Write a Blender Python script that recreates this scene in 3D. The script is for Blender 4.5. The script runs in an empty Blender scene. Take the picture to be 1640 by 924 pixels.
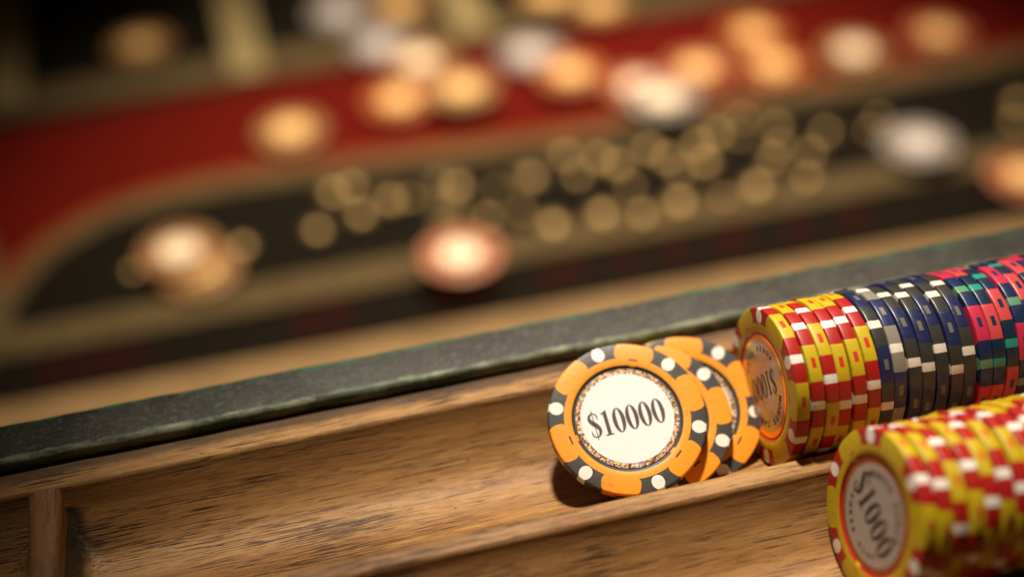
import bpy, math, random
from mathutils import Vector, Matrix
random.seed(7)
scn = bpy.context.scene
MM = 0.001
# ------------------------------------------------------------------ camera
F_PX, W_PX, H_PX = 2200.0, 1640, 924
ex = Vector((12400, 2356, -F_PX)).normalized()          # world x, y seen in camera axes
ey = Vector((-710, 1690, -F_PX)); ey -= ex * ey.dot(ex); ey.normalize()
ez = ex.cross(ey)
R = Matrix((ex, ey, ez))                                # camera axes -> world
P0 = Vector((0, 0, 19.5)); D0 = 338.0
CAM = P0 - R @ Vector(((1232-820)/F_PX*D0, -(620-462)/F_PX*D0, -D0))   # mm
cd = bpy.data.cameras.new("camera"); cam = bpy.data.objects.new("camera", cd)
scn.collection.objects.link(cam); scn.camera = cam
cam.matrix_world = Matrix.Translation(CAM*MM) @ R.to_4x4()
cd.sensor_width = 36; cd.lens = F_PX/W_PX*36
cd.clip_start = 0.01; cd.clip_end = 50
cd.dof.use_dof = True; cd.dof.focus_distance = 0.3285; cd.dof.aperture_fstop = 2.9
cd.dof.aperture_blades = 0
# ------------------------------------------------------------------ world, lamps, exposure
w = bpy.data.worlds.new("World"); scn.world = w; w.use_nodes = True
bg = w.node_tree.nodes["Background"]; bg.inputs[0].default_value = (1.0, .62, .36, 1); bg.inputs[1].default_value = 0.02
scn.view_settings.view_transform = 'Standard'; scn.view_settings.look = 'None'
scn.view_settings.exposure = 0; scn.view_settings.gamma = 1
scn.cycles.use_denoising = True
scn.cycles.max_bounces = 6; scn.cycles.sample_clamp_indirect = 4

def lamp(name, kind, loc, aim, power, col, size, spot=None, blend=1.0):
    ld = bpy.data.lights.new(name, kind); o = bpy.data.objects.new(name, ld); scn.collection.objects.link(o)
    ld.energy = power; ld.color = col
    if kind == 'AREA': ld.shape = 'DISK'; ld.size = size
    else: ld.shadow_soft_size = size
    if kind == 'SPOT': ld.spot_size = math.radians(spot); ld.spot_blend = blend
    loc = Vector(loc)*MM; aim = Vector(aim)*MM
    o.location = loc; o.rotation_euler = (aim-loc).to_track_quat('-Z', 'Y').to_euler()
    return o
lamp("tray_lamp", 'SPOT', (20, 360, 860), (-6, 0, 0), 74, (1.0, .88, .72), .045, 24, 1.0)
lamp("table_lamp", 'SPOT', (180, 740, 950), (48, 350, -150), 165, (1.0, .77, .50), .05, 37, 1.0)

# ------------------------------------------------------------------ helpers
def link(o, parent=None):
    scn.collection.objects.link(o)
    if parent: o.parent = parent
    return o
def mesh(name, verts, faces, mat=None, parent=None, smooth=True, scale=MM):
    m = bpy.data.meshes.new(name); m.from_pydata([tuple(c*scale for c in v) for v in verts], [], faces)
    if smooth: m.polygons.foreach_set('use_smooth', [True]*len(m.polygons))
    m.update()
    if mat: m.materials.append(mat)
    return link(bpy.data.objects.new(name, m), parent)
def tag(o, label=None, cat=None, group=None, kind=None):
    for k, v in (('label', label), ('category', cat), ('group', group), ('kind', kind)):
        if v: o[k] = v
    return o
def empty(name, loc=(0, 0, 0)):
    o = bpy.data.objects.new(name, None); o.empty_display_size = .01; link(o); o.location = Vector(loc)*MM
    return o
def sstep(a, b, x):
    t = min(1, max(0, (x-a)/(b-a))); return t*t*(3-2*t)

class X:
    """tiny expression builder on shader math nodes"""
    def __init__(s, nt, sock): s.nt, s.s = nt, sock
    def _op(s, op, *a):
        n = s.nt.nodes.new('ShaderNodeMath'); n.operation = op
        for i, v in enumerate((s,)+a):
            if isinstance(v, X): s.nt.links.new(v.s, n.inputs[i])
            else: n.inputs[i].default_value = v
        return X(s.nt, n.outputs[0])
    def __add__(s, o): return s._op('ADD', o)
    def __sub__(s, o): return s._op('SUBTRACT', o)
    def __mul__(s, o): return s._op('MULTIPLY', o)
    def __truediv__(s, o): return s._op('DIVIDE', o)
    def __lt__(s, o): return s._op('LESS_THAN', o)
    def __gt__(s, o): return s._op('GREATER_THAN', o)
    def abs(s): return s._op('ABSOLUTE')
    def sin(s): return s._op('SINE')
    def pw(s, p): return s._op('POWER', p)
    def mn(s, o): return s._op('MINIMUM', o)
    def mx(s, o): return s._op('MAXIMUM', o)
    def floor_mod(s, o): return s._op('FLOORED_MODULO', o)
    def atan2(s, o): return s._op('ARCTAN2', o)
def material(name):
    m = bpy.data.materials.new(name); m.use_nodes = True
    nt = m.node_tree; return m, nt, nt.nodes['Principled BSDF']
def mixc(nt, f, a, b, mode='MIX'):
    n = nt.nodes.new('ShaderNodeMix'); n.data_type = 'RGBA'; n.blend_type = mode
    for i, v in ((0, f), (6, a), (7, b)):
        if isinstance(v, X): nt.links.new(v.s, n.inputs[i])
        elif hasattr(v, 'links'): nt.links.new(v, n.inputs[i])
        elif i == 0: n.inputs[0].default_value = v
        else: n.inputs[i].default_value = (*v, 1)
    return n.outputs[2]
def objco(nt):
    return nt.nodes.new('ShaderNodeTexCoord').outputs['Object']
def noise(nt, co, scale, detail=3, rough=.55, stretch=None, dist=0, loc=None):
    if stretch or loc:
        mp = nt.nodes.new('ShaderNodeMapping'); nt.links.new(co, mp.inputs[0])
        if stretch: mp.inputs['Scale'].default_value = stretch
        if loc: mp.inputs['Location'].default_value = loc
        co = mp.outputs[0]
    n = nt.nodes.new('ShaderNodeTexNoise'); nt.links.new(co, n.inputs['Vector'])
    n.inputs['Scale'].default_value = scale; n.inputs['Detail'].default_value = detail
    n.inputs['Roughness'].default_value = rough; n.inputs['Distortion'].default_value = dist
    return X(nt, n.outputs[0])
def ramp(nt, x, a, b):
    n = nt.nodes.new('ShaderNodeMapRange'); nt.links.new(x.s, n.inputs[0])
    n.inputs[1].default_value = a; n.inputs[2].default_value = b; n.interpolation_type = 'SMOOTHSTEP'
    return X(nt, n.outputs[0])
def bump(nt, p, h, strength, dist):
    n = nt.nodes.new('ShaderNodeBump'); n.inputs['Strength'].default_value = strength
    n.inputs['Distance'].default_value = dist; nt.links.new(h.s, n.inputs['Height'])
    nt.links.new(n.outputs[0], p.inputs['Normal'])
def plain(name, col, rough=.5, metal=0, var=.15, scale=300, coat=0, spec=.5):
    m, nt, p = material(name); co = objco(nt)
    f = noise(nt, co, scale, 4)
    dark = tuple(c*(1-var) for c in col); lite = tuple(min(1, c*(1+var)) for c in col)
    nt.links.new(mixc(nt, ramp(nt, f, .3, .7), dark, lite), p.inputs['Base Color'])
    p.inputs['Roughness'].default_value = rough; p.inputs['Metallic'].default_value = metal
    p.inputs['Coat Weight'].default_value = coat; p.inputs['Specular IOR Level'].default_value = spec
    return m

# ------------------------------------------------------------------ wood, trim
DIV_X = -175.4
def wood(name, light=(.43, .235, .082), mid=(.235, .100, .027), grime=False, along='x'):
    m, nt, p = material(name); co = objco(nt)
    st = (1, 14, 14) if along == 'x' else (14, 1, 14)
    broad = noise(nt, co, 11, 4, .6, st, dist=.6)
    fine = noise(nt, co, 105, 4, .6, (1, 16, 16) if along == 'x' else (16, 1, 16))
    c = mixc(nt, ramp(nt, broad, .25, .75), mid, light)
    c = mixc(nt, ramp(nt, fine, .40, .66)*.38, c, (.13, .056, .019))
    c = mixc(nt, ramp(nt, noise(nt, co, 25, 3, .6, loc=(9, 2, 2)), .5, .72)*.2, c, (.50, .29, .12))
    # long dark open pores, denser in some bands
    por = noise(nt, co, 72, 2, .5, (1, 42, 42) if along == 'x' else (42, 1, 42), loc=(.3, .1, .7))
    dens = noise(nt, co, 22, 2, .5, (1, 3.5, 3.5) if along == 'x' else (3.5, 1, 3.5), loc=(2, 5, 1))
    por2 = noise(nt, co, 120, 2, .5, (1, 42, 42) if along == 'x' else (42, 1, 42), loc=(.9, .4, .2))
    pm = ramp(nt, por + dens*.46, .825, .855).mx(ramp(nt, por2 + dens*.46, .86, .885))
    c = mixc(nt, pm*.92, c, (.028, .014, .008))
    tick = ramp(nt, noise(nt, co, 190, 2, .4, (1, 42, 42) if along == 'x' else (42, 1, 42)), .64, .72)
    c = mixc(nt, tick*.28, c, (.07, .035, .017))
    tick2 = ramp(nt, noise(nt, co, 300, 2, .4, (1, 16, 16) if along == 'x' else (16, 1, 16), loc=(5, 5, 5)), .60, .68)
    c = mixc(nt, tick2*.22, c, (.08, .04, .018))
    speck = ramp(nt, noise(nt, co, 330, 2, .5, loc=(4, 4, 4)), .735, .78)
    c = mixc(nt, speck*.7, c, (.03, .018, .01))
    if grime:
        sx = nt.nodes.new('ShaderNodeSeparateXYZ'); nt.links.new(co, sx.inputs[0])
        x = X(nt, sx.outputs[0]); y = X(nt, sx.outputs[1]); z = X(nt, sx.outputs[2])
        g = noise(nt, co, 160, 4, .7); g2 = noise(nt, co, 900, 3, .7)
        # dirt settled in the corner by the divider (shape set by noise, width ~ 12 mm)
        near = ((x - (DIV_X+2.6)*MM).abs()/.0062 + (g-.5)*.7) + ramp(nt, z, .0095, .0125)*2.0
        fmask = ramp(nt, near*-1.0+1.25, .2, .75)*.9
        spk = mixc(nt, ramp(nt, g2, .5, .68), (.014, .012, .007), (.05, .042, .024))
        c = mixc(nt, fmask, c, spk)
        # grey dirty band along the ledge beside the trim
        gy = ramp(nt, y + (g-.5)*.004, .0238, .0262)
        c = mixc(nt, gy*.75, c, (.060, .042, .030))
        lint = ramp(nt, noise(nt, co, 1500, 1, .5), .79, .82)
        c = mixc(nt, lint*gy, c, (.55, .45, .35))
    nt.links.new(c, p.inputs['Base Color'])
    rr = nt.nodes.new('ShaderNodeMapRange'); nt.links.new(broad.s, rr.inputs[0]); rr.inputs[3].default_value = .42; rr.inputs[4].default_value = .58
    nt.links.new(rr.outputs[0], p.inputs['Roughness'])
    p.inputs['Specular IOR Level'].default_value = .22
    bump(nt, p, (pm*-1.0) + tick*-.5 + fine*.5 + noise(nt, co, 900, 3, .6)*.35, .55, .00025)
    return m
M_WOOD = wood('walnut_wood', grime=True)
M_WOODX = wood('divider_wood', (.26, .125, .045), (.15, .066, .022), along='y')

def smin(a, b, k):
    h = max(0, min(1, .5+.5*(b-a)/k)); return b*(1-h)+a*h-k*h*(1-h)
def smax(a, b, k): return -smin(-a, -b, k)
GR, CREST, ROW2 = 21.0, 15.9, 46.4
def groove(y):
    d = min(abs(y), abs(y+ROW2), abs(y+93))
    if y > 22: d = 22.0
    d = min(d, 22.4)
    c = GR - math.sqrt(max(0, GR*GR-d*d)) if d < GR-.3 else 19
    c = min(c, 19)
    return smin(c, CREST, 9.0)
def tray_h(x, y):
    h = groove(y)
    if y > 26.0: h -= .35*sstep(26, 28.5, y)
    d = x-DIV_X
    e = max(0, abs(d)-2.6)
    f = 13.2 - 13.2*(1-math.exp(-(e/3.0)))*1.0 if e < 20 else 0
    return smax(h, f if e > 0 else 13.2, 2.0)
def build_tray():
    root = tag(empty('chip_tray', (0, 0, 0)), 'worn walnut chip tray with long rounded grooves, holding the rows of upright chips', 'chip tray')
    xs = []
    x = -290.0
    while x <= 330:
        xs.append(x); x += .7 if abs(x-DIV_X) < 26 else 6
    ys = [-112 + .5*i for i in range(int((46+112)/.5)+1)]
    V = [(x, y, tray_h(x, y)) for x in xs for y in ys]; n = len(ys)
    Fc = [(i*n+j, (i+1)*n+j, (i+1)*n+j+1, i*n+j+1) for i in range(len(xs)-1) for j in range(n-1)]
    # skirt and underside
    rim = [i*n for i in range(len(xs))] + [(len(xs)-1)*n+j for j in range(1, n)] + [i*n+n-1 for i in range(len(xs)-2, -1, -1)] + [j for j in range(n-2, 0, -1)]
    b0 = len(V)
    V += [(V[i][0], V[i][1], -8) for i in rim]
    L = len(rim)
    for k in range(L): Fc.append((rim[k], b0+k, b0+(k+1) % L, rim[(k+1) % L]))
    Fc.append(tuple(b0+k for k in range(L)))
    o = mesh('tray_body', V, Fc, M_WOOD, root)
    # cross divider: rounded bar between the grooves, one for each groove length
    V, Fc = [], []
    prof = []
    for k in range(25):
        a = math.pi*k/24; prof.append((3.65*(1 if math.cos(a) > 0 else -1)*abs(math.cos(a))**.7, 11.4+3.5*math.sin(a)**.6))
    prof = [(3.9, -2)] + prof + [(-3.9, -2)]
    yy = [24.4-.8*i for i in range(176)]
    for y in yy:
        q = 1.0
        for (a, z) in prof: V.append((DIV_X+a*(1+.12*math.sin(y*.05)), y, min(z, z*(.95+.05*q)) if z > 0 else z))
    m = len(prof)
    for i in range(len(yy)-1):
        for j in range(m-1): Fc.append((i*m+j, i*m+j+1, (i+1)*m+j+1, (i+1)*m+j))
    Fc.append(tuple(range(m))); Fc.append(tuple((len(yy)-1)*m+j for j in range(m-1, -1, -1)))
    mesh('divider', V, Fc, M_WOODX, root)
    return root
build_tray()

def m_trim():
    m, nt, p = material('worn_leather'); co = objco(nt)
    a = noise(nt, co, 70, 5, .65); b = noise(nt, co, 900, 3, .7); c3 = noise(nt, co, 260, 4, .7, (1, 2.5, 2.5))
    c = mixc(nt, ramp(nt, a, .35, .7), (.013, .0115, .009), (.032, .028, .022))
    c = mixc(nt, ramp(nt, b, .52, .66)*.6, c, (.11, .10, .078))
    c = mixc(nt, ramp(nt, c3, .52, .68)*.35, c, (.085, .08, .062))
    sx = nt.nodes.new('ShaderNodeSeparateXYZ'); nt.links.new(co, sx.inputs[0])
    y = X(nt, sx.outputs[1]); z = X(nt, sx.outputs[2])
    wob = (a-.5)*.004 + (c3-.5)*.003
    # rubbed front edge: green dye plus painted-in highlight; green dye along far edge
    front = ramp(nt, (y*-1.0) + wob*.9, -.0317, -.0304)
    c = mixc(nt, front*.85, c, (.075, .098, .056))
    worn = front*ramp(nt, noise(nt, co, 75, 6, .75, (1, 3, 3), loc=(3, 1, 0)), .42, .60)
    c = mixc(nt, worn*.8, c, (.30, .33, .21))  # pale scuffs, also part of the painted highlight
    back = ramp(nt, y + wob*1.5, .0412, .0428)
    c = mixc(nt, back*.8, c, (.012, .10, .05))
    gx = ramp(nt, noise(nt, co, 18, 2, .5, loc=(7, 0, 0)), .5, .7)
    c = mixc(nt, gx*.12, c, (.03, .07, .04))
    scr = ramp(nt, noise(nt, co, 55, 2, .4, (1, 30, 1), dist=.2), .70, .72)
    c = mixc(nt, scr*.35, c, (.18, .17, .14))
    nt.links.new(c, p.inputs['Base Color']); p.inputs['Roughness'].default_value = .52
    p.inputs['Specular IOR Level'].default_value = .3
    bump(nt, p, b*.7 + c3*.5 + noise(nt, co, 2600, 2)*.5, .5, .00025)
    return m
def build_trim():
    prof = [(29.6, 14.9)]
    for k in range(13):
        a = math.pi + (math.pi/2)*k/12*1.0
        prof.append((31.3+1.8*math.cos(a), 16.55-1.7*math.sin(a)))
    prof += [(36, 18.35), (40, 18.3)]
    for k in range(7):
        a = math.pi/2*(1-k/6); prof.append((42.3+1.0*math.cos(a), 17.2+1.0*math.sin(a)))
    prof += [(43.3, 14.6), (31, 14.6)]
    V, Fc = [], []; m = len(prof); xs = [-290+3*i for i in range(208)]
    rr = random.Random(3); ph = [rr.random()*6 for _ in range(4)]
    for x in xs:
        wv = .12*math.sin(x*.11+ph[0])+.08*math.sin(x*.31+ph[1])
        wb = .12*math.sin(x*.17+ph[2])+.10*math.sin(x*.53+ph[3])
        for (y, z) in prof: V.append((x, y+(wv if y < 35 else wb), z+(.5*wv if z > 15 else 0)))
    for i in range(len(xs)-1):
        for j in range(m): Fc.append((i*m+j, (i+1)*m+j, (i+1)*m+(j+1) % m, i*m+(j+1) % m))
    Fc.append(tuple(range(m-1, -1, -1))); Fc.append(tuple((len(xs)-1)*m+j for j in range(m)))
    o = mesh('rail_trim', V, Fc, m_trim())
    tag(o, 'worn dark green leather strip with scuffed edge running behind the wooden tray', 'trim strip')
build_trim()

# ------------------------------------------------------------------ gaming table far below the rail
def ray(px, py): return R @ Vector(((px-820)/F_PX, -(py-462)/F_PX, -1))
FELT_Z = -150.0
def at(px, py, z=FELT_Z):
    d = ray(px, py); return CAM + d*((z-CAM.z)/d.z)
M_RED = plain('red_felt', (.078, .0034, .0018), .9, scale=120, var=.2, spec=.06)
M_BLACK = plain('black_felt', (.006, .005, .0038), .9, scale=120, spec=.06)
M_CREAM = plain('tan_print', (.080, .060, .032), .85, scale=90, spec=.06)
M_CREAM_LIT = plain('tan_print_lit', (.23, .19, .10), .85, scale=90, spec=.06)  # tan print with brighter colour, making up for weak light on the far stripes
M_ORANGE = plain('orange_print', (.17, .045, .012), .85, scale=90, spec=.06)
M_DARKRED = plain('dark_red_print', (.014, .003, .0025), .85, spec=.06)
M_DOT = plain('glint_metal', (.21, .155, .08), .5, metal=1)  # metal of the added glint domes
M_OAK = plain('table_edge_wood', (.205, .138, .075), .6, scale=60, spec=.06)
def poly(name, pix, mat, parent, lift, z0=FELT_Z):
    pts = [at(x, y, z0+lift) for x, y in pix]
    n = len(pts)
    V = [tuple(p) for p in pts] + [(p.x, p.y, p.z-.35) for p in pts]
    Fc = [tuple(range(n)), tuple(range(2*n-1, n-1, -1))] + [(i, i+n, (i+1) % n+n, (i+1) % n) for i in range(n)]
    o = mesh(name, V, Fc, mat, parent, smooth=False)
    return o
def spline(pts, n=8):
    out = []
    P = [pts[0]]+list(pts)+[pts[-1]]
    for i in range(1, len(P)-2):
        for k in range(n):
            t = k/n; a, b, c, d = P[i-1], P[i], P[i+1], P[i+2]
            out.append(tuple(.5*((2*b[q])+(-a[q]+c[q])*t+(2*a[q]-5*b[q]+4*c[q]-d[q])*t*t+(-a[q]+3*b[q]-3*c[q]+d[q])*t**3) for q in (0, 1)))
    out.append(pts[-1]); return out
def ribbon(name, pts, width, mat, parent, lift):
    """printed band along a curved line on the felt; width in mm on the felt"""
    P = [at(x, y, FELT_Z+lift) for x, y in spline(pts)]
    L, Rr = [], []
    for i, p in enumerate(P):
        d = (P[min(i+1, len(P)-1)]-P[max(i-1, 0)]).normalized(); nrm = Vector((-d.y, d.x, 0))*width*.81/2
        L.append(p+nrm); Rr.append(p-nrm)
    V, Fc = [], []
    for a, b in zip(L, Rr): V += [tuple(a), tuple(b), (a.x, a.y, a.z-.35), (b.x, b.y, b.z-.35)]
    for i in range(len(P)-1):
        k = 4*i; Fc += [(k, k+1, k+5, k+4), (k+2, k+6, k+7, k+3), (k, k+4, k+6, k+2), (k+1, k+3, k+7, k+5)]
    return mesh(name, V, Fc, mat, parent, smooth=False)

def build_table():
    T = tag(empty('gaming_table', (200, 800, FELT_Z)), 'blurred gaming table with red and black printed felt layout beyond the tray', 'gaming table')
    def p(o):
        o.parent = T; o.matrix_parent_inverse = Matrix.Translation(-T.location); return o
    x0, x1, y0, y1 = -1200, 1900, 46, 2800
    V = [(x0, y0, FELT_Z-.4), (x1, y0, FELT_Z-.4), (x1, y1, FELT_Z-.4), (x0, y1, FELT_Z-.4)]
    V += [(a, b, FELT_Z-40) for a, b, c in V]
    p(mesh('felt', V, [(0, 1, 2, 3), (7, 6, 5, 4), (0, 4, 5, 1), (1, 5, 6, 2), (2, 6, 7, 3), (3, 7, 4, 0)], M_BLACK, smooth=False))
    # red field
    top = [(-500, 300), (0, 210), (430, 132), (830, 68), (1100, 22), (1300, -12), (1900, -110)]
    arc = [(-70, 660), (-20, 520), (50, 420), (150, 353), (270, 312), (420, 283), (600, 260), (900, 222), (1100, 183), (1640, 88), (1900, 42)]
    low = spline(arc)
    p(poly('red_field', [(-500, 800), (-160, 800)] + low + top[::-1], M_RED, None, .1))
    # borders of the printed fields
    p(ribbon('red_field_border', [(-500, 262), (0, 170), (430, 100), (830, 36), (1150, -16), (1900, -138)], 36, M_CREAM, None, .5))
    p(ribbon('curved_border', arc, 21, M_CREAM, None, .9))
    p(ribbon('curved_border_line', [(x, y-14) for x, y in arc], 6, M_ORANGE, None, 1.3))
    p(ribbon('middle_border', [(-500, 646.5), (0, 552), (820, 396), (1640, 240), (1900, 190.5)], 25, M_CREAM, None, 1.7))
    for q, (xa, ya, xb, yb) in enumerate([(12, -40, 8, 165), (365, -30, 398, 118), (705, -60, 765, 50), (715, 280, 722, 400), (-40, 380, 0, 560)]):
        p(ribbon('cell_divider', [(xa, ya), ((xa+xb)/2, (ya+yb)/2), (xb, yb)], 25 if q < 3 else 18, M_CREAM_LIT if q < 3 else M_CREAM, None, 2.1))
    p(ribbon('cell_line', [(-400, 66), (0, -10), (300, -66)], 18, M_CREAM, None, 2.1))
    # lower row of alternating dark red cells
    def lowline(x): return 610.3-.1926*x
    for xa, xb in ((60, 122), (122, 235), (470, 565), (690, 760), (865, 935), (985, 1020), (1060, 1100), (1140, 1205), (1260, 1300), (1345, 1390)):
        p(poly('red_cell', [(xa, lowline(xa)-27), (xb, lowline(xb)-27), (xb, lowline(xb)+27), (xa, lowline(xa)+27)], M_DARKRED, None, .1))
    # wooden edge of the table nearest to the rail
    p(poly('table_edge', [(-500, 742), (1100, 449), (1900, 302), (2000, 420), (1100, 590), (-500, 900)], M_OAK, None, 2.0))
    # dots of the cells: metal domes added so each throws a lamp glint
    dots = [(885, 362), (965, 345), (1090, 326), (1215, 300), (1295, 286), (505, 370), (575, 345), (622, 322), (560, 300), (730, 300),
            (795, 303), (925, 282), (1040, 240), (1070, 255), (1120, 232), (1185, 218), (1325, 212), (1410, 190),
            (780, 350), (1300, 245), (700, 292), (655, 318), (835, 285), (960, 255), (905, 250), (1010, 300), (1150, 215), (1190, 190), (1245, 205), (1250, 235), (1395, 210), (1030, 345), (1160, 318), (835, 340), (1635, 165), (530, 310), (1090, 275), (1130, 262), (1628, 195), (385, 395), (210, 435), (990, 265), (1240, 255), (850, 285)]
    rr = random.Random(5)
    prof = [(5.2*math.sin(math.radians(q))/math.sin(math.radians(48)), 0) for q in range(0, 49, 4)]
    RS = 8.6
    V, Fc = [(0, 0, RS*(1-math.cos(math.radians(48))))], []
    for k in range(1, 13):
        q = math.radians(4*k)
        for i in range(32):
            a = 2*math.pi*i/32; V.append((RS*math.sin(q)*math.cos(a), RS*math.sin(q)*math.sin(a), RS*(math.cos(q)-math.cos(math.radians(48)))))
    for i in range(32): Fc.append((0, 1+i, 1+(i+1) % 32))
    for k in range(11):
        for i in range(32):
            a, b = 1+32*k+i, 1+32*k+(i+1) % 32; Fc.append((a, a+32, b+32, b))
    me = None
    for k, (x, y) in enumerate(dots):
        if me is None: o = mesh('glint_dome', V, Fc, M_DOT); me = o.data
        else: o = link(bpy.data.objects.new('glint_dome', me))
        sc_ = 1.38 if k < 4 else rr.uniform(.62, 1.22)
        o.scale = (sc_,)*3; o.location = at(x, y, FELT_Z+2.3)*MM
        tag(o, 'small round gold dot glinting out of focus among others on the black print', 'stud', 'small gold dots on the black print')
build_table()
# wooden body that carries tray and trim down to the table
def box(x0, x1, y0, y1, z0, z1):
    V = [(x, y, z) for z in (z0, z1) for y in (y0, y1) for x in (x0, x1)]
    return V, [(0, 2, 3, 1), (4, 5, 7, 6), (0, 1, 5, 4), (2, 6, 7, 3), (0, 4, 6, 2), (1, 3, 7, 5)]
V, Fc = box(-295, 335, -114, 45, FELT_Z-40, -8.2)
tag(mesh('rail_base', V, Fc, plain('rail_wood', (.16, .08, .03), .5), smooth=False), 'brown wooden base block under the chip tray', 'table rail')

# ------------------------------------------------------------------ chips
CR, CT = 19.5, 3.4
def m_chip(name, base, dark, spot, ring=None, mark=None, rough=.38):
    ring = ring or dark; mark = mark or dark
    m, nt, p = material(name); co = objco(nt)
    sx = nt.nodes.new('ShaderNodeSeparateXYZ'); nt.links.new(co, sx.inputs[0])
    x, y, z = (X(nt, sx.outputs[i]) for i in range(3))
    r = ((x*x + y*y).pw(.5))/(CR*MM)
    a = y.atan2(x)*(180/math.pi)
    f = ((a+30).floor_mod(60.0)-30).abs()                 # 0 at lobe, 30 at spot
    g = ((a+60).floor_mod(120.0)-60).abs()
    t = r*(f*(math.pi/180)).sin()
    s = r*((f*-1.0+30)*(math.pi/180)).sin()
    wob = (noise(nt, co, 260, 2)-.5)*.035
    lobe = ((t/.248).pw(3.0) + ((r-.9).abs()/.135).pw(3.0) + wob*3) < 1
    isring = (r < .80)
    base_m = lobe.mx(isring)
    spotm = (((r-.903)/.092).pw(2.0) + (s/.082).pw(2.0) + wob*2) < 1
    c = mixc(nt, base_m, dark, base)
    c = mixc(nt, spotm, c, spot)
    c = mixc(nt, (r < .705)*((g < 3.2)*(r > .675)*-1.0+1), c, ring)
    dash = (g < 4.2)*(r > .765)*(r < .79)
    c = mixc(nt, dash, c, mark)
    # edge
    side = r > .988
    wz = wob*30
    ce = mixc(nt, (f + wz) < 13.2, dark, base)
    ce = mixc(nt, (f*-1.0+30+wz) < 3.1, ce, spot)
    rect = ((f + wz) < 3.6)*(z.abs() < .00055)
    ce = mixc(nt, rect, ce, mark)
    c = mixc(nt, side, c, ce)
    d = noise(nt, co, 330, 4, .7)
    c = mixc(nt, ramp(nt, d, .52, .74)*.30, c, (.10, .055, .025))
    c = mixc(nt, ramp(nt, noise(nt, co, 700, 2), .73, .78)*.5, c, (.05, .035, .02))
    nt.links.new(c, p.inputs['Base Color'])
    rr = nt.nodes.new('ShaderNodeMapRange'); nt.links.new(d.s, rr.inputs[0]); rr.inputs[3].default_value = rough-.08; rr.inputs[4].default_value = rough+.15
    nt.links.new(rr.outputs[0], p.inputs['Roughness'])
    bump(nt, p, d + base_m*.25 + noise(nt, co, 1500, 3)*.5, .35, .00018)
    return m
WHITE = (.82, .78, .70)
M_C = dict(
    orange=m_chip('orange_black_clay', (.86, .315, .016), (.055, .052, .048), WHITE, (.05, .045, .04), (.06, .05, .04)),
    yellow=m_chip('yellow_red_clay', (.54, .39, .010), (.38, .012, .008), WHITE, (.50, .02, .012), (.56, .04, .015)),
    navy=m_chip('navy_grey_clay', (.015, .020, .075), (.038, .037, .033), (.74, .68, .58), mark=(.14, .13, .10), rough=.3),
    navylight=m_chip('navy_pale_grey_clay', (.022, .028, .10), (.24, .22, .17), (.80, .74, .64), mark=(.22, .2, .15), rough=.3),
    pink=m_chip('pink_navy_clay', (.52, .026, .070), (.010, .024, .075), (.11, .28, .15), mark=(.012, .03, .09), rough=.32),
    coral=m_chip('coral_navy_clay', (.54, .060, .066), (.008, .024, .055), (.025, .26, .20), mark=(.01, .025, .07), rough=.32),
    cream=m_chip('tan_gold_clay', (.24, .12, .045), (.12, .05, .02), (.4, .24, .1), ring=(.24, .12, .045)),
    amber=m_chip('amber_clay', (.30, .075, .014), (.12, .03, .012), (.5, .25, .06), ring=(.30, .075, .014)),
    grey=m_chip('grey_white_clay', (.20, .18, .18), (.08, .075, .09), (.5, .48, .5), ring=(.2, .18, .18)),
    deepred=m_chip('red_white_clay', (.30, .085, .035), (.2, .045, .02), (.5, .3, .2), ring=(.30, .085, .035)),
)
def lathe(prof, n):
    V, Fc = [], []; m = len(prof)
    for i in range(n):
        a = 2*math.pi*i/n
        for r, z in prof: V.append((r*math.cos(a), r*math.sin(a), z))
    for i in range(n):
        for j in range(m-1): Fc.append((i*m+j, ((i+1) % n)*m+j, ((i+1) % n)*m+j+1, i*m+j+1))
    Fc.append(tuple(i*m+m-1 for i in range(n))); Fc.append(tuple(i*m for i in range(n-1, -1, -1)))
    return V, Fc
H = CT/2
PROF = [(13.2, -H+.45), (13.65, -H+.02), (15, -H), (19.05, -H+.02), (19.28, -H+.08), (19.44, -H+.24), (19.5, -H+.45),
        (19.5, H-.45), (19.44, H-.24), (19.28, H-.08), (19.05, H-.02), (15, H), (13.65, H-.02), (13.45, H-.10), (13.3, H-.4), (13.15, H-.45)]
V, Fc = lathe(PROF, 120)
BODY = {}
for k in M_C:
    me = bpy.data.meshes.new('chip_body'); me.from_pydata([tuple(c*MM for c in v) for v in V], [], Fc)
    me.polygons.foreach_set('use_smooth', [True]*len(me.polygons)); me.materials.append(M_C[k]); BODY[k] = me
    me.polygons[len(me.polygons)-1].use_smooth = False; me.polygons[len(me.polygons)-2].use_smooth = False

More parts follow.
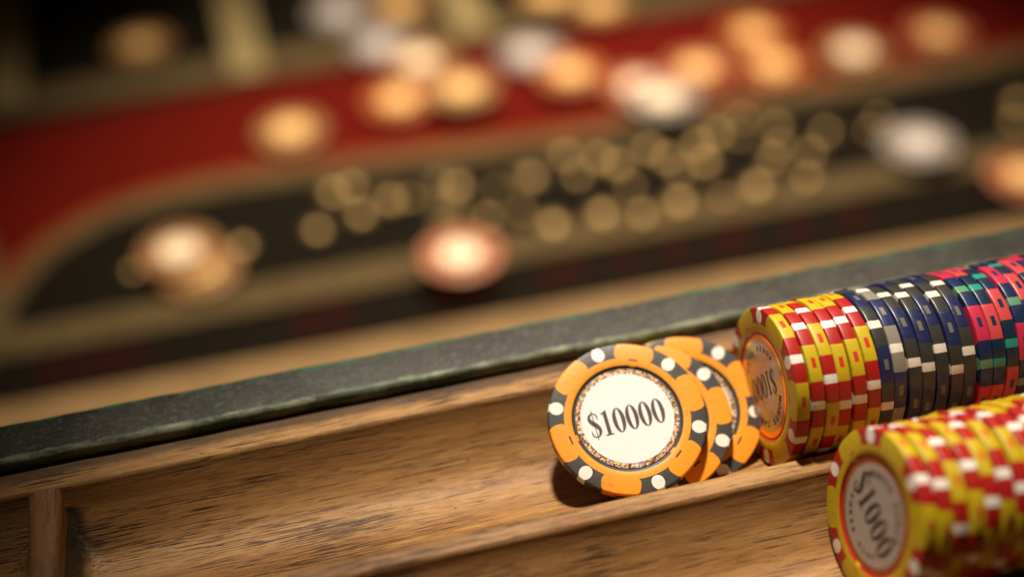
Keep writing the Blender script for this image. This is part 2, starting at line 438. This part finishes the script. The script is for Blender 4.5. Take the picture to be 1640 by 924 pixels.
def disc_mesh(name, r0, r1, z, th, mat, n=96):
    prof = [(r0, z), (r1, z)] if r0 else None
    V, Fc = [], []
    for i in range(n):
        a = 2*math.pi*i/n; c, s = math.cos(a), math.sin(a)
        V += [(r1*c, r1*s, z+th), (r1*c, r1*s, z)] + ([(r0*c, r0*s, z+th), (r0*c, r0*s, z)] if r0 else [])
    if r0:
        for i in range(n):
            j = (i+1) % n
            Fc += [(4*i+2, 4*i, 4*j, 4*j+2), (4*i, 4*i+1, 4*j+1, 4*j), (4*i+3, 4*i+2, 4*j+2, 4*j+3)]
    else:
        Fc = [(2*i, 2*i+1, 2*((i+1) % n)+1, 2*((i+1) % n)) for i in range(n)] + [tuple(2*i for i in range(n))]
    me = bpy.data.meshes.new(name); me.from_pydata([tuple(c*MM for c in v) for v in V], [], Fc); me.materials.append(mat)
    return me
def m_glitter():
    m, nt, p = material('holographic_foil'); co = objco(nt)
    vo = nt.nodes.new('ShaderNodeTexVoronoi'); nt.links.new(co, vo.inputs[0]); vo.inputs['Scale'].default_value = 2300
    sep = nt.nodes.new('ShaderNodeSeparateColor'); nt.links.new(vo.outputs['Color'], sep.inputs[0])
    cr = nt.nodes.new('ShaderNodeValToRGB'); nt.links.new(sep.outputs[0], cr.inputs[0]); cr.color_ramp.interpolation = 'CONSTANT'
    cols = [(0, (.16, .06, .03)), (.2, (.75, .42, .16)), (.36, (.35, .14, .07)), (.5, (.85, .66, .40)), (.63, (.26, .12, .10)), (.74, (.92, .80, .62)), (.84, (.40, .42, .75)), (.9, (1.0, .70, .05)), (.95, (.22, .60, .34)), (.975, (.9, .4, .55))]
    e = cr.color_ramp.elements
    while len(e) < len(cols): e.new(.5)
    for i, (q, c) in enumerate(cols): e[i].position = q
    for i, (q, c) in enumerate(cols): e[i].color = (*c, 1)
    nt.links.new(cr.outputs[0], p.inputs['Base Color']); p.inputs['Metallic'].default_value = .35; p.inputs['Roughness'].default_value = .35
    return m
M_GLIT = m_glitter()
M_GOLD = plain('gold_foil', (.85, .38, .06), .22, metal=.9, scale=700)
M_BRONZE = plain('copper_foil', (.42, .14, .05), .45, metal=.4, scale=700)
def m_label(name, col, rough, metal=0, patch=None):
    m, nt, p = material(name); co = objco(nt)
    c = mixc(nt, ramp(nt, noise(nt, co, 500, 4, .7), .62, .75)*.10, col, tuple(v*.75 for v in col))
    c = mixc(nt, ramp(nt, noise(nt, co, 260, 3, .5, (1, 9, 1), dist=1.5), .70, .74)*.22, c, tuple(v*.6 for v in col))
    if patch: c = mixc(nt, ramp(nt, noise(nt, co, 120, 3, .6, loc=(1, 2, 3)), .52, .60), c, patch)
    nt.links.new(c, p.inputs['Base Color']); p.inputs['Roughness'].default_value = rough; p.inputs['Metallic'].default_value = metal
    bump(nt, p, noise(nt, co, 250, 2), .15, .0002)
    return m
M_LAB = m_label('white_label', (.80, .78, .77), .4)
M_LABS = m_label('silver_label', (.52, .40, .34), .26, .45, (.55, .46, .12))
M_LABG = m_label('grey_label', (.44, .39, .355), .38, .1)
M_INK = plain('black_ink', (.035, .022, .016), .5, scale=800)
M_INKB = plain('brown_ink', (.065, .04, .03), .5, scale=800)
ZL = H-.45
ME_LABEL = {k: disc_mesh('label', 0, 11.5, ZL, .16, m) for k, m in (('white', M_LAB), ('silver', M_LABS), ('grey', M_LABG))}
ME_FOIL = {k: disc_mesh('foil_ring', 11.45, 12.75, ZL, .12, m) for k, m in (('glitter', M_GLIT), ('gold', M_GOLD), ('copper', M_BRONZE))}
ME_FLABEL = {k: disc_mesh('label', 0, 9.6, H+.02, .14, m, 40) for k, m in (('white', plain('cream_label', (.70, .62, .52), .5)), ('gold', plain('gold_label', (.66, .46, .20), .5)), ('pale', plain('blue_white_label', (.46, .45, .52), .5)))}

# glyphs drawn as outlines, cap height 5.6, baseline 0
def g_zero(w=3.2, h=5.6, th=1.03, n=44):
    V, Fc = [], []
    for i in range(n):
        a = 2*math.pi*i/n
        V.append((w/2*math.cos(a), h/2+h/2*math.sin(a))); V.append(((w/2-th)*math.cos(a), h/2+(h/2-.22)*math.sin(a)))
    for i in range(n): j = (i+1) % n; Fc.append((2*i, 2*j, 2*j+1, 2*i+1))
    return V, Fc
def g_one():
    V = [(-.50, 0), (.50, .0), (1.05, 0), (1.05, .22), (.48, .36), (.48, 5.6), (.25, 5.6), (-1.05, 5.05), (-1.0, 4.82), (-.48, 4.9), (-.48, .36), (-1.05, .22), (-1.05, 0)]
    return V, [tuple(range(len(V)))]
def strip_glyph(pts):
    V, Fc = [], []
    for i, (x, y, w_) in enumerate(pts):
        a = pts[max(0, i-1)]; b = pts[min(len(pts)-1, i+1)]
        d = Vector((b[0]-a[0], b[1]-a[1])).normalized(); nx, ny = -d.y*w_/2, d.x*w_/2
        V += [(x+nx, y+ny), (x-nx, y-ny)]
    for i in range(len(pts)-1): Fc.append((2*i, 2*i+1, 2*i+3, 2*i+2))
    return V, Fc
def g_dollar():
    key = [(1.02, 3.9, .12), (1.06, 4.6, .34), (.75, 5.2, .30), (.1, 5.48, .26), (-.65, 5.2, .55), (-1.0, 4.5, .85), (-.72, 3.75, 1.0), (0, 3.05, 1.12), (.72, 2.35, 1.02),
           (1.05, 1.5, .85), (.72, .62, .55), (0, .2, .26), (-.75, .42, .30), (-1.1, 1.0, .34), (-1.1, 1.75, .12)]
    P = []
    for i in range(len(key)-1):
        a, b, c, d = key[max(0, i-1)], key[i], key[i+1], key[min(len(key)-1, i+2)]
        for k in range(5):
            t = k/5; P.append(tuple(.5*((2*b[q])+(-a[q]+c[q])*t+(2*a[q]-5*b[q]+4*c[q]-d[q])*t*t+(-a[q]+3*b[q]-3*c[q]+d[q])*t**3) for q in range(3)))
    P.append(key[-1])
    V, Fc = strip_glyph(P)
    b = len(V); V += [(-.11, -.5), (.11, -.5), (.11, 6.2), (-.11, 6.2)]; Fc.append((b, b+1, b+2, b+3))
    return V, Fc
def number_mesh(text, mat, pitch=3.32, scale=1.0, sx=.97, name='numerals', sy=1.15):
    V, Fc = [], []
    x = -pitch*(len(text)-1)/2
    for ch in text:
        gv, gf = {'$': g_dollar, '1': g_one, '0': g_zero}[ch]()
        b = len(V); V += [((x+px*sx)*scale, (py-2.8)*scale*sy, 0) for px, py in gv]; Fc += [tuple(i+b for i in f) for f in gf]
        x += pitch*(.93 if ch in '$1' else 1)
    me = bpy.data.meshes.new(name); me.from_pydata([tuple(c*MM for c in v) for v in V], [], Fc); me.materials.append(mat)
    return me
def arc_text(text, radius, start, step, size, mat, inward=False):
    """letters along an arc; angles in degrees"""
    V, Fc = [], []
    a = start
    for ch in text:
        if ch != ' ':
            cu = bpy.data.curves.new('t', 'FONT'); cu.body = ch; cu.size = size; cu.align_x = 'CENTER'; cu.offset = .05*size
            o = bpy.data.objects.new('t', cu); scn.collection.objects.link(o)
            bpy.context.view_layer.update()
            me = bpy.data.meshes.new_from_object(o.evaluated_get(bpy.context.evaluated_depsgraph_get()))
            M = Matrix.Rotation(math.radians(a), 4, 'Z') @ Matrix.Translation((0, radius, 0)) @ (Matrix.Rotation(math.pi, 4, 'Z') if inward else Matrix.Identity(4))
            b = len(V); V += [tuple(M @ v.co) for v in me.vertices]; Fc += [tuple(i+b for i in pl.vertices) for pl in me.polygons]
            bpy.data.objects.remove(o); bpy.data.meshes.remove(me); bpy.data.curves.remove(cu)
        a += step
    me = bpy.data.meshes.new('small_lettering'); me.from_pydata([(v[0]*MM, v[1]*MM, 0) for v in V], [], Fc); me.materials.append(mat)
    return me

def chip(kind, centre, rot, spin, label, cat='casino chip', group=None):
    """a bare chip: one mesh"""
    o = bpy.data.objects.new('casino_chip', BODY[kind]); link(o)
    o.matrix_world = Matrix.Translation(Vector(centre)*MM) @ rot.to_4x4() @ Matrix.Rotation(math.radians(spin), 4, 'Z')
    return tag(o, label, cat, group)
def faced_chip(kind, centre, rot, spin, label, lab, foil, num=None, arcs=(), group=None, textrot=0):
    root = bpy.data.objects.new('casino_chip', None); link(root); root.empty_display_size = .01
    root.matrix_world = Matrix.Translation(Vector(centre)*MM) @ rot.to_4x4()
    tag(root, label, 'casino chip', group)
    b = link(bpy.data.objects.new('chip_body', BODY[kind]), root); b.rotation_euler.z = math.radians(spin)
    link(bpy.data.objects.new('foil_ring', ME_FOIL[foil]), root)
    l = link(bpy.data.objects.new('label', ME_LABEL[lab]), root); l.rotation_euler.z = math.radians(textrot)
    if num:
        n = link(bpy.data.objects.new('numerals', num), l); n.location = (0, 0, (ZL+.19)*MM)
    for me in arcs:
        n = link(bpy.data.objects.new('small_lettering', me), l); n.location = (0, 0, (ZL+.19)*MM)
    return root
def frame(n, xdir):
    n = n.normalized(); x = (xdir - n*xdir.dot(n)).normalized(); y = n.cross(x)
    return Matrix((x, y, n)).transposed()

# --- three leaning chips and the yellow one behind them
IR, IU = R @ Vector((1, 0, 0)), R @ Vector((0, 1, 0))
def lean_frame(px, py, up, right, base=0):
    v = -ray(px, py).normalized()
    u = (IU - v*IU.dot(v)).normalized(); r = (IR - v*IR.dot(v)).normalized()
    n = (v + u*math.tan(math.radians(up)) + r*math.tan(math.radians(right))).normalized()
    c, s = math.cos(math.radians(base)), math.sin(math.radians(base))
    return frame(n, r*c + u*s)
def clearance(c, rot):
    m = 99
    for zz in (-H, H):
        for i in range(72):
            a = 2*math.pi*i/72; q = c + rot @ Vector((CR*math.cos(a), CR*math.sin(a), zz)); m = min(m, q.z-groove(q.y))
    return m
def ray_at(px, py, d): return CAM + ray(px, py)*d
rotA = lean_frame(1004, 672, 19, 6, 12)
lo, hi = 270, 360
for _ in range(40):
    mid = (lo+hi)/2
    if clearance(ray_at(1004, 672, mid), rotA) > 0: lo = mid
    else: hi = mid
cA = ray_at(1004, 672, lo); print('A', cA, lo, 'normal', rotA.col[2])
def behind(px, py, prev, rotp, gap):
    """point on the pixel ray whose distance behind the previous chip's plane is gap"""
    n = rotp.col[2]; d = ray(px, py)
    t = ((prev-CAM).dot(n) - gap)/d.dot(n)
    return CAM + d*t
num10000 = number_mesh('$10000', M_INKB)
faced_chip('orange', cA, rotA, -17-30, 'frontmost leaning orange and black chip, its white face reading $10000', 'white', 'glitter', num10000, group='orange and black chips leaning in the groove', textrot=4.5)
rotB = lean_frame(1045, 674, 17, 7, 0)
cB = behind(1046, 674, cA, rotA, CT+.35)
faced_chip('orange', cB, rotB, -16-30, 'orange and black chip squeezed between the $10000 chip and the rear orange one', 'white', 'glitter', number_mesh('$10000', M_INKB), group='orange and black chips leaning in the groove')
rotC = lean_frame(1097, 660, 15, 8, 0)
cC = behind(1097, 660, cB, rotB, CT+.35)
faced_chip('orange', cC, rotC, 1.5-30, 'rearmost of the three leaning orange chips, touching the yellow and red row', 'white', 'glitter', number_mesh('$10000', M_INKB), group='orange and black chips leaning in the groove')
rotD = lean_frame(1080, 662, 13, 8, 0)
cD = behind(1083, 663, cC, rotC, CT+.3)
chip('yellow', cD, rotD, 40, 'yellow and red chip hidden behind the leaning orange chips, only its top rim showing', group='yellow and red chips')
print('B', cB, clearance(cB, rotB), 'C', cC, clearance(cC, rotC), 'D', cD, clearance(cD, rotD))

# --- rows of upright chips
def row_frame(lean, yaw=0):
    l = math.radians(lean); q = math.radians(yaw)
    n = Vector((-math.cos(l)*math.cos(q), math.sin(q), math.sin(l)))
    return frame(n, Vector((0, 1, 0)))
def centre_z(lean): return GR - (GR-CR) + .05 + 0*lean
ORD = 'first second third fourth fifth sixth seventh eighth ninth tenth eleventh twelfth thirteenth fourteenth fifteenth sixteenth seventeenth eighteenth nineteenth twentieth twenty-first twenty-second twenty-third twenty-fourth'.split()
rr = random.Random(11)
seq = [('yellow', 1), ('yellow', 35.6), ('yellow', 18.6), ('yellow', 39.5), ('yellow', 37), ('yellow', 29),
       ('navy', 47), ('navylight', 8), ('navy', 19), ('navy', 25), ('navy', 14), ('navy', 31), ('navy', 20),
       ('pink', 31), ('coral', 32), ('coral', 20), ('pink', 51), ('coral', 8), ('coral', 44), ('pink', 25), ('coral', 12), ('pink', 50)]
DESC = dict(yellow='yellow and red chip', navy='navy and dark grey chip', navylight='navy and pale grey chip', pink='hot pink and navy chip', coral='coral and navy chip')
GRP = dict(yellow='yellow and red chips', navy='navy and grey chips', navylight='navy and grey chips', pink='pink and navy chips', coral='pink and navy chips')
LEAN1 = 5.0; step = 3.50
x = 0.0
arc1 = arc_text('MONTE CARLO', 8.7, 60, -12, 2.0, M_INK)
arc2 = arc_text('POKER CLUB', 9.9, 126, 12.0, 1.7, M_INK, inward=True)
for k, (kind, ph) in enumerate(seq):
    if kind == 'pink' and k == 13: x += .5
    lean = LEAN1 + rr.uniform(-.5, .5); yaw = rr.uniform(-.6, .6)
    c = Vector((x, rr.uniform(-.25, .25), CR+.25+rr.uniform(0, .35)))
    rot = row_frame(lean, yaw); spin = -ph-30
    if k == 0:
        faced_chip(kind, c, rot, spin, 'yellow and red end chip beside the orange chips, glossy gold-ringed face', 'silver', 'gold', number_mesh('$1000', M_INK, 3.3, .95), (arc1, arc2), GRP[kind], textrot=52)
    else:
        first = ('yellow', 'navy', 'pink')[0 if k < 6 else 1 if k < 13 else 2]
        idx = k if k < 6 else k-6 if k < 13 else k-13
        where = ('from the open end of the far row', 'past the yellow chips in the far row', 'past the navy chips in the far row')[0 if k < 6 else 1 if k < 13 else 2]
        chip(kind, c, rot, spin, f'{DESC[kind]}, {ORD[idx]} {where}', group=GRP[kind])
    x += (step+rr.uniform(-.02, .06))/math.cos(math.radians(LEAN1))
LEAN2 = 13.0
x = 6.5
arc3 = arc_text('MONTE CARLO', 8.7, 60, -12, 2.0, M_INK)
for k in range(24):
    lean = LEAN2 + rr.uniform(-.7, .7); yaw = rr.uniform(-.6, .6)
    c = Vector((x, -ROW2+rr.uniform(-.3, .3), CR+.15+rr.uniform(0, .35)))
    rot = row_frame(lean, yaw)
    spin = -(15+rr.choice((-14, -5, 0, 4, 12, 30))+rr.uniform(-5, 5))-30 if k else -22
    if k == 0:
        faced_chip('yellow', c, rot, spin, 'yellow and red end chip of the near blurred row, grey $1000 face', 'grey', 'copper', number_mesh('$1000', M_INK, 3.5, 1.16), (arc3, arc2), GRP['yellow'], textrot=-200)
    else:
        chip('yellow', c, rot, spin, f'yellow and red chip, {ORD[k]} from the open end of the near blurred row', group=GRP['yellow'])
    x += (step+rr.uniform(-.02, .08))/math.cos(math.radians(LEAN2))

# --- chips lying on the far felt
def far_chip(px, py, n, kind, lab, label):
    c = at(px, py); rq = random.Random(int(px+py))
    for k in range(n):
        root = bpy.data.objects.new('casino_chip', None); link(root); root.empty_display_size = .01
        root.location = (c + Vector((rq.uniform(-1, 1) if k else 0, rq.uniform(-1, 1) if k else 0, 2.2+H+.1+k*(CT+.16))))*MM
        root.rotation_euler.z = rq.uniform(0, 6)
        tag(root, label if n == 1 else label+', '+('bottom' if k == 0 else 'middle' if k < n-1 else 'top')+f' of {n}', 'casino chip', 'blurred chips lying on the felt')
        link(bpy.data.objects.new('chip_body', BODY[kind]), root)
        if k == n-1 or True: link(bpy.data.objects.new('label', ME_FLABEL[lab]), root)
FAR = [
    (468, 222, 1, 'cream', 'gold', 'lone blurred yellow chip on the dark red felt'),
    (745, 172, 3, 'cream', 'gold', 'bright orange chip at the centre of the red felt'),
    (672, 118, 2, 'cream', 'white', 'pale cream chip by the top border of the red felt'),
    (708, 158, 1, 'amber', 'white', 'orange rimmed pale chip touching the bright centre pile on its left'),
    (1022, 150, 1, 'deepred', 'white', 'rosy pale chip just left of the white one on red felt'),
    (610, 84, 1, 'grey', 'pale', 'pale grey chip on the upper tan border left of the cream pile'),
    (640, 172, 1, 'amber', 'gold', 'dim orange chip on red felt below the cream ones'),
    (850, 98, 1, 'grey', 'pale', 'pinkish grey chip above the bright orange pile'),
    (915, 138, 2, 'amber', 'gold', 'yellow orange chip right of the centre pile'),
    (1062, 178, 2, 'grey', 'white', 'white chip on the lower border of the red felt'),
    (1118, 122, 1, 'deepred', 'gold', 'peach chip on red felt just above the white chip'),
    (1205, 66, 1, 'amber', 'gold', 'orange chip near the far side of the red felt'),
    (1238, 118, 1, 'amber', 'gold', 'dull orange chip touching the one behind it on red felt'),
    (1366, 94, 1, 'cream', 'white', 'cream chip alone on the right of the red felt'),
    (1500, 66, 1, 'deepred', 'gold', 'faint brown chip on the dark right of the red felt'),
    (1468, 252, 2, 'grey', 'pale', 'bluish white chip on the black print at the right'),
    (742, 440, 3, 'deepred', 'white', 'white chip with orange rim on the lower tan band'),
    (295, 425, 2, 'cream', 'white', 'cream chip on the left end of the black print'),
    (322, 446, 1, 'cream', 'gold', 'yellow gold chip close beside the left cream pile'),
    (228, 84, 1, 'cream', 'gold', 'dim tan chip in the black cell at the upper left'),
    (545, 40, 2, 'grey', 'pale', 'grey white chip in the black cell at the top'),
    (640, 20, 1, 'cream', 'gold', 'tan chip near the top edge beside the grey white one'),
    (880, 12, 2, 'cream', 'gold', 'tan gold chip at the top beyond the red felt'),
    (960, 20, 1, 'cream', 'gold', 'smaller tan chip at the top next to the tan gold one'),
    (1640, 296, 1, 'deepred', 'gold', 'dull orange brown chip cut by the right edge on the black print'),
]
for f in FAR: far_chip(*f)
